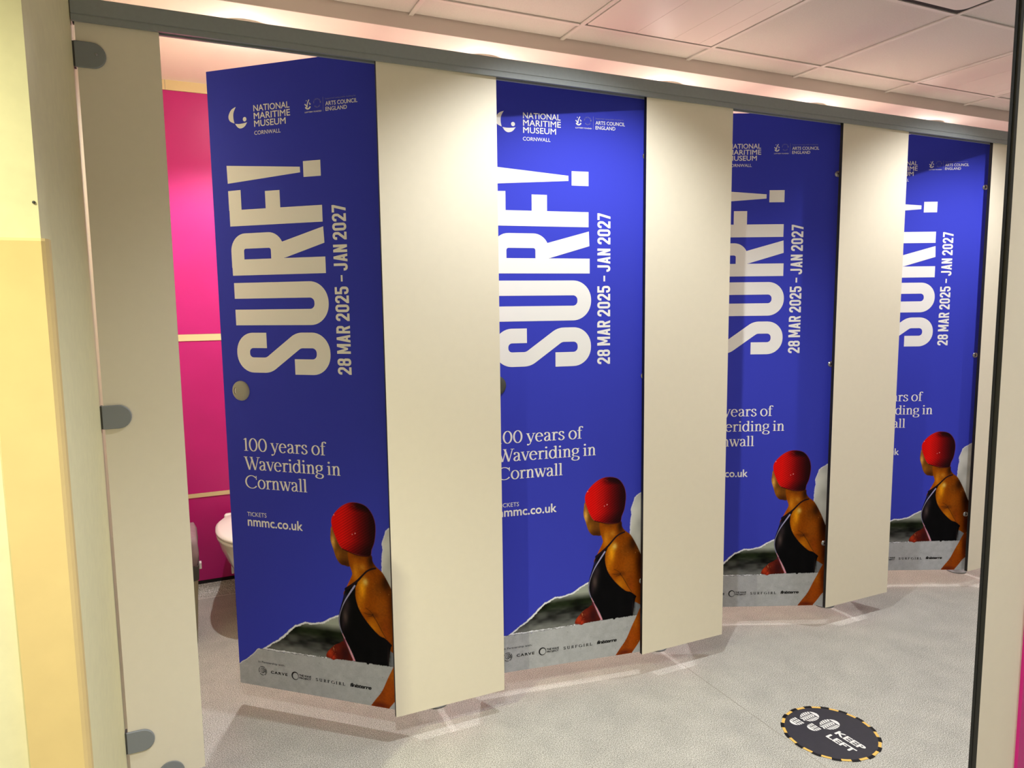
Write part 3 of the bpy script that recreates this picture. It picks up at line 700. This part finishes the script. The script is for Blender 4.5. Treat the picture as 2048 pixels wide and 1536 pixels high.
    for i in range(n):
        u0, u1 = 2*PI*i/n, 2*PI*(i+1)/n; w = 3.2+1.7*math.cos(u0-2.6); t.ribbon([(212.5+(13.4-w/2)*math.cos(u0), 133+(14-w/2)*math.sin(u0)), (212.5+(13.4-w/2)*math.cos(u1+.02), 133+(14-w/2)*math.sin(u1+.02))], w)
    fit(t, text_decal('THE WAVE', .03), 228, 272, 133.5, 141); fit(t, text_decal('PROJECT', .03), 228, 271, 124, 131.5)
    fit(t, embolden(serif_line('SURFGIRL', 38), 2.6), 289, 394, 127.5, 138)
    fit(t, text_decal('finisterre', .035, .22, .88), 412, 487, 128.5, 141.5)
    out['partner_lettering'] = (t, 'ink')
    return out

def build_doors():
    vin = picture_mesh(); vin.materials.append(M['vinyl'])
    letters = {}
    for k, (d, mn) in lettering().items():
        me = d.mesh(-.0010); me.materials.append(M[mn]); letters[k] = me
    bm = bmesh.new(); box_bm(bm, (-.6, 0, .077), (0, TH, 2.014), 0, 1); leaf = to_me(bm)
    leaf.materials.append(M['cream']); leaf.materials.append(M['core'])
    kb = to_me(lathe([(0, .0075), (.020, .0075), (.027, .006), (.0305, .003), (.0315, 0)], 44, 'y'), smooth=True); kb.materials.append(M['knob'])
    d = Decal(); d.arc(0, 0, 19, 2.6, math.radians(148), math.radians(212), 12); sl = d.mesh(-.00785, 0); sl.materials.append(M['band'])
    d = Decal(); d.arc(0, 0, 16.5, 2.2, math.radians(150), math.radians(210), 12); sl2 = d.mesh(-.00795, 0); sl2.materials.append(M['white'])
    sc = to_me(lathe([(0, .0052), (.004, .0050), (.0075, .0036), (.0082, .0022), (.0108, .0018), (.0112, 0)], 26, 'y'), smooth=True); sc.materials.append(M['chrome'])
    sk = to_me(lathe([(0, .0056), (.0028, .0056), (.0028, .004)], 6, 'y')); sk.materials.append(M['core'])
    ang = [.7348, .1509, .4103, .4273]; hx = [X[2], X[4], X[6], X[8]]
    lab = ['blue poster-printed cubicle door standing widest open, nearest, with the toilet behind its edge',
           'blue poster-printed cubicle door almost shut, second from the left',
           'blue poster-printed cubicle door ajar, third from the left, dimmer than its neighbours',
           'blue poster-printed cubicle door ajar, farthest on the right']
    for h, a, lb in zip(hx, ang, lab):
        t = empty('cubicle_door', (h+.0365, .0294, 0), -a); tag(t, lb, 'door', 'blue cubicle doors with the surf poster')
        obj('leaf', leaf, None, t)
        v = obj('vinyl_poster', vin, None, t)
        for k, me in letters.items(): obj(k, me, None, v)
        kn = obj('lock_disc', kb, None, t, (-.535, -.0011, 1.050))
        if h == X[4]:
            kn.data = kb.copy(); kn.data.materials[0] = M['band']; kn['label'] = 'dark lock disc'
        obj('lock_slot', sl, None, kn); obj('slot_highlight', sl2, None, kn)
        for z in (1.788, 1.062, .338):
            s = obj('hinge_bolt', sc, None, t, (-.0175, -.0012, z)); obj('bolt_socket', sk, None, s)
build_doors()

# ------------------------------------------------------------------ inside the first cubicle
def build_toilet():
    cx, cy = -.088, 1.14
    t = empty('toilet', (cx, cy, 0)); tag(t, 'white back-to-wall toilet with its lid down in the first cubicle', 'toilet')
    n = 40
    def ring(rx, yf, yb, z, k=2.3, dx=0):
        out = []
        for i in range(n):
            u = 2*PI*i/n; c, s = math.cos(u), math.sin(u); ex = abs(c)**(2/k)*(1 if c > 0 else -1); ey = abs(s)**(2/k)*(1 if s > 0 else -1)
            out.append((dx+rx*ex, (yb+yf)/2+(yb-yf)/2*ey, z))
        return out
    yb = YB-cy-.008
    secs = [ring(.115, -.05, yb, 0, 3), ring(.110, -.04, yb, .06, 3), ring(.105, -.05, yb, .15, 2.8), ring(.120, -.12, yb, .22, 2.6), ring(.150, -.20, yb, .29, 2.4), ring(.170, -.245, yb, .35, 2.3), ring(.177, -.258, yb, .385, 2.3), ring(.177, -.258, yb, .400, 2.3)]
    obj('pan', to_me(loft(secs), smooth=True), M['ceramic'], t)
    obj('seat_ring', to_me(loft([ring(.176, -.260, .20, .4005, 2.25), ring(.181, -.266, .20, .404, 2.25), ring(.181, -.266, .20, .412, 2.25), ring(.178, -.262, .20, .416, 2.25)]), smooth=True), M['seat'], t)
    obj('lid', to_me(loft([ring(.178, -.262, .205, .4185, 2.25), ring(.184, -.268, .208, .423, 2.25), ring(.183, -.266, .208, .432, 2.25), ring(.170, -.245, .195, .441, 2.3), ring(.11, -.17, .14, .447, 2.3)]), smooth=True), M['seat'], t)
    for s in (-1, 1):
        h = obj('hinge', to_me(loft([ring(.026, .195, .235, .4005, 2.6, s*.115), ring(.024, .190, .225, .424, 2.6, s*.115), ring(.018, .196, .220, .430, 2.6, s*.115)]), smooth=True), M['seat'], t)
    t.scale[2] = .935
    box('fixing_cap', (-.127, .055, .19), (-.117, .085, .26), M['seat'], t, .003)
build_toilet()
def build_bin():
    t = empty('sanitary_bin', (-.43, 1.07, 0)); tag(t, 'slim beige-grey bin with a dark band and mauve liner beside the toilet', 'bin')
    def r(hx, hy, z, n=6, R=.02):
        p = []
        for cx, cy, t0 in ((hx-R, hy-R, 0), (-hx+R, hy-R, PI/2), (-hx+R, -hy+R, PI), (hx-R, -hy+R, 1.5*PI)):
            p += [(cx+R*math.cos(t0+i*PI/2/n), cy+R*math.sin(t0+i*PI/2/n), z) for i in range(n+1)]
        return p
    obj('body', to_me(loft([r(.070, .115, 0), r(.086, .125, .275)]), smooth=False), M['bin'], t)
    obj('band', to_me(loft([r(.089, .128, .262), r(.092, .130, .318)])), M['band'], t)
    ln = loft([r(.088, .126, .318), r(.091, .128, .36), r(.088, .126, .40), r(.082, .12, .428), r(.06, .10, .432)])
    for v in ln.verts:
        v.co.x += random.uniform(-.003, .003); v.co.y += random.uniform(-.003, .003); v.co.z += random.uniform(-.004, .004)*(v.co.z > .37)
    obj('liner', to_me(ln, smooth=True), M['bag'], t)
    box('pedal_tab', (.090, -.02, .27), (.100, .01, .295), M['seat'], t, .002)
build_bin()

# ------------------------------------------------------------------ keep left floor sticker
def build_sticker():
    t = empty('floor_sticker', (1.385, -.517, .0), math.radians(-86.97)); tag(t, 'round black floor sticker reading KEEP LEFT with white shoe prints and a yellow dashed rim', 'floor sticker')
    R = .1365; n = 96
    bm = lathe([(0, 0), (R+.002, 0), (R+.002, .0008), (0, .0008)], n)
    obj('disc', to_me(bm), M['disc'], t)
    def flat(D, z, name, m):
        return obj(name, D.tris('z', z), M[m], t)
    for i in range(16):
        a = 2*PI*i/16+.1; D = Decal(); D.arc(0, 0, 134.5, 8.5, a, a+PI/16*1.05, 6); flat(D, .0011, 'yellow_dash', 'yellow')
        D = Decal(); D.arc(0, 0, 137, 10, a+PI/16*1.05, a+2*PI/16, 6); flat(D, .0010, 'black_dash', 'ink')
    T = Decal(); fit(T, text_decal('KEEP', .035), 9, 103, 5, 29); fit(T, text_decal('LEFT', .035), 7, 99, -31, -8); flat(T, .0012, 'lettering', 'white')
    P = Decal()
    def sole(cx, cy, rx, ry, sgn):
        # toe cap, then rows of tread lugs split down the middle
        inside = lambda x, y: (x/rx)**2+(y/ry)**2
        def chord(y): return rx*math.sqrt(max(0, 1-(y/ry)**2))
        ys = np.linspace(ry*.62, ry, 8); P.poly([(cx-chord(y), cy+y) for y in ys]+[(cx+chord(y), cy+y) for y in ys[::-1][1:]])
        rows = 6; H = ry*1.56/rows
        for k in range(rows):
            ya = ry*.56-k*H; yb_ = ya-H*.68; sl = 4
            for s in (-1, 1):
                x1a, x1b = chord(ya), chord(yb_)
                P.poly([(cx+s*x1a, cy+ya), (cx+s*rx*.42, cy+ya-sl), (cx+s*rx*.42, cy+yb_-sl), (cx+s*x1b, cy+yb_)])
            P.poly([(cx-rx*.32, cy+ya-sl), (cx, cy+ya), (cx+rx*.32, cy+ya-sl), (cx+rx*.32, cy+yb_-sl), (cx, cy+yb_), (cx-rx*.32, cy+yb_-sl)])
    def heel(cx, cy, rx, ry):
        def chord(y): return rx*math.sqrt(max(0, 1-max(0, -y/ry)**2)) if y < 0 else rx
        ys = np.linspace(-ry, -ry*.45, 7); P.poly([(cx-chord(y), cy+y) for y in ys]+[(cx+chord(y), cy+y) for y in ys[::-1][:-1]])
        for k in range(3):
            ya = -ry*.33+k*ry*.42; yb_ = ya+ry*.28
            for s in (-1, 1): P.poly([(cx+s*chord(ya), cy+ya), (cx+s*rx*.42, cy+ya), (cx+s*rx*.42, cy+yb_), (cx+s*chord(yb_), cy+yb_)])
            P.poly([(cx-rx*.3, cy+ya), (cx+rx*.3, cy+ya), (cx+rx*.3, cy+yb_), (cx-rx*.3, cy+yb_)])
    sole(-87, 13, 24, 33, -1); heel(-88, -46, 18, 20); sole(-28, 32, 25, 34, 1); heel(-41, -25, 18, 18)
    flat(P, .0012, 'shoe_prints', 'white')
build_sticker()

# ------------------------------------------------------------------ near screen at the right edge of the view
def build_screen():
    t = empty('end_screen', (.963, -1.2, 0)); tag(t, 'near cream screen with a black edge and magenta facing at the right border', 'screen')
    bm = bmesh.new(); box_bm(bm, (0, 0, .02), (1.3, .0135, 2.30), 0, 1, 1)
    obj('leaf', to_me(bm), [M['cream'], M['core']], t)
    box('edge_seal', (-.0012, .0085, .02), (0, .0135, 2.30), M['black'], t)
    box('facing_panel', (.118, -.006, .067), (1.3, 0, 2.2), M['magenta'], t)
    for x in (.15, 1.15): box('foot', (x, -.02, 0), (x+.04, .034, .02), M['grey'], t)
build_screen()
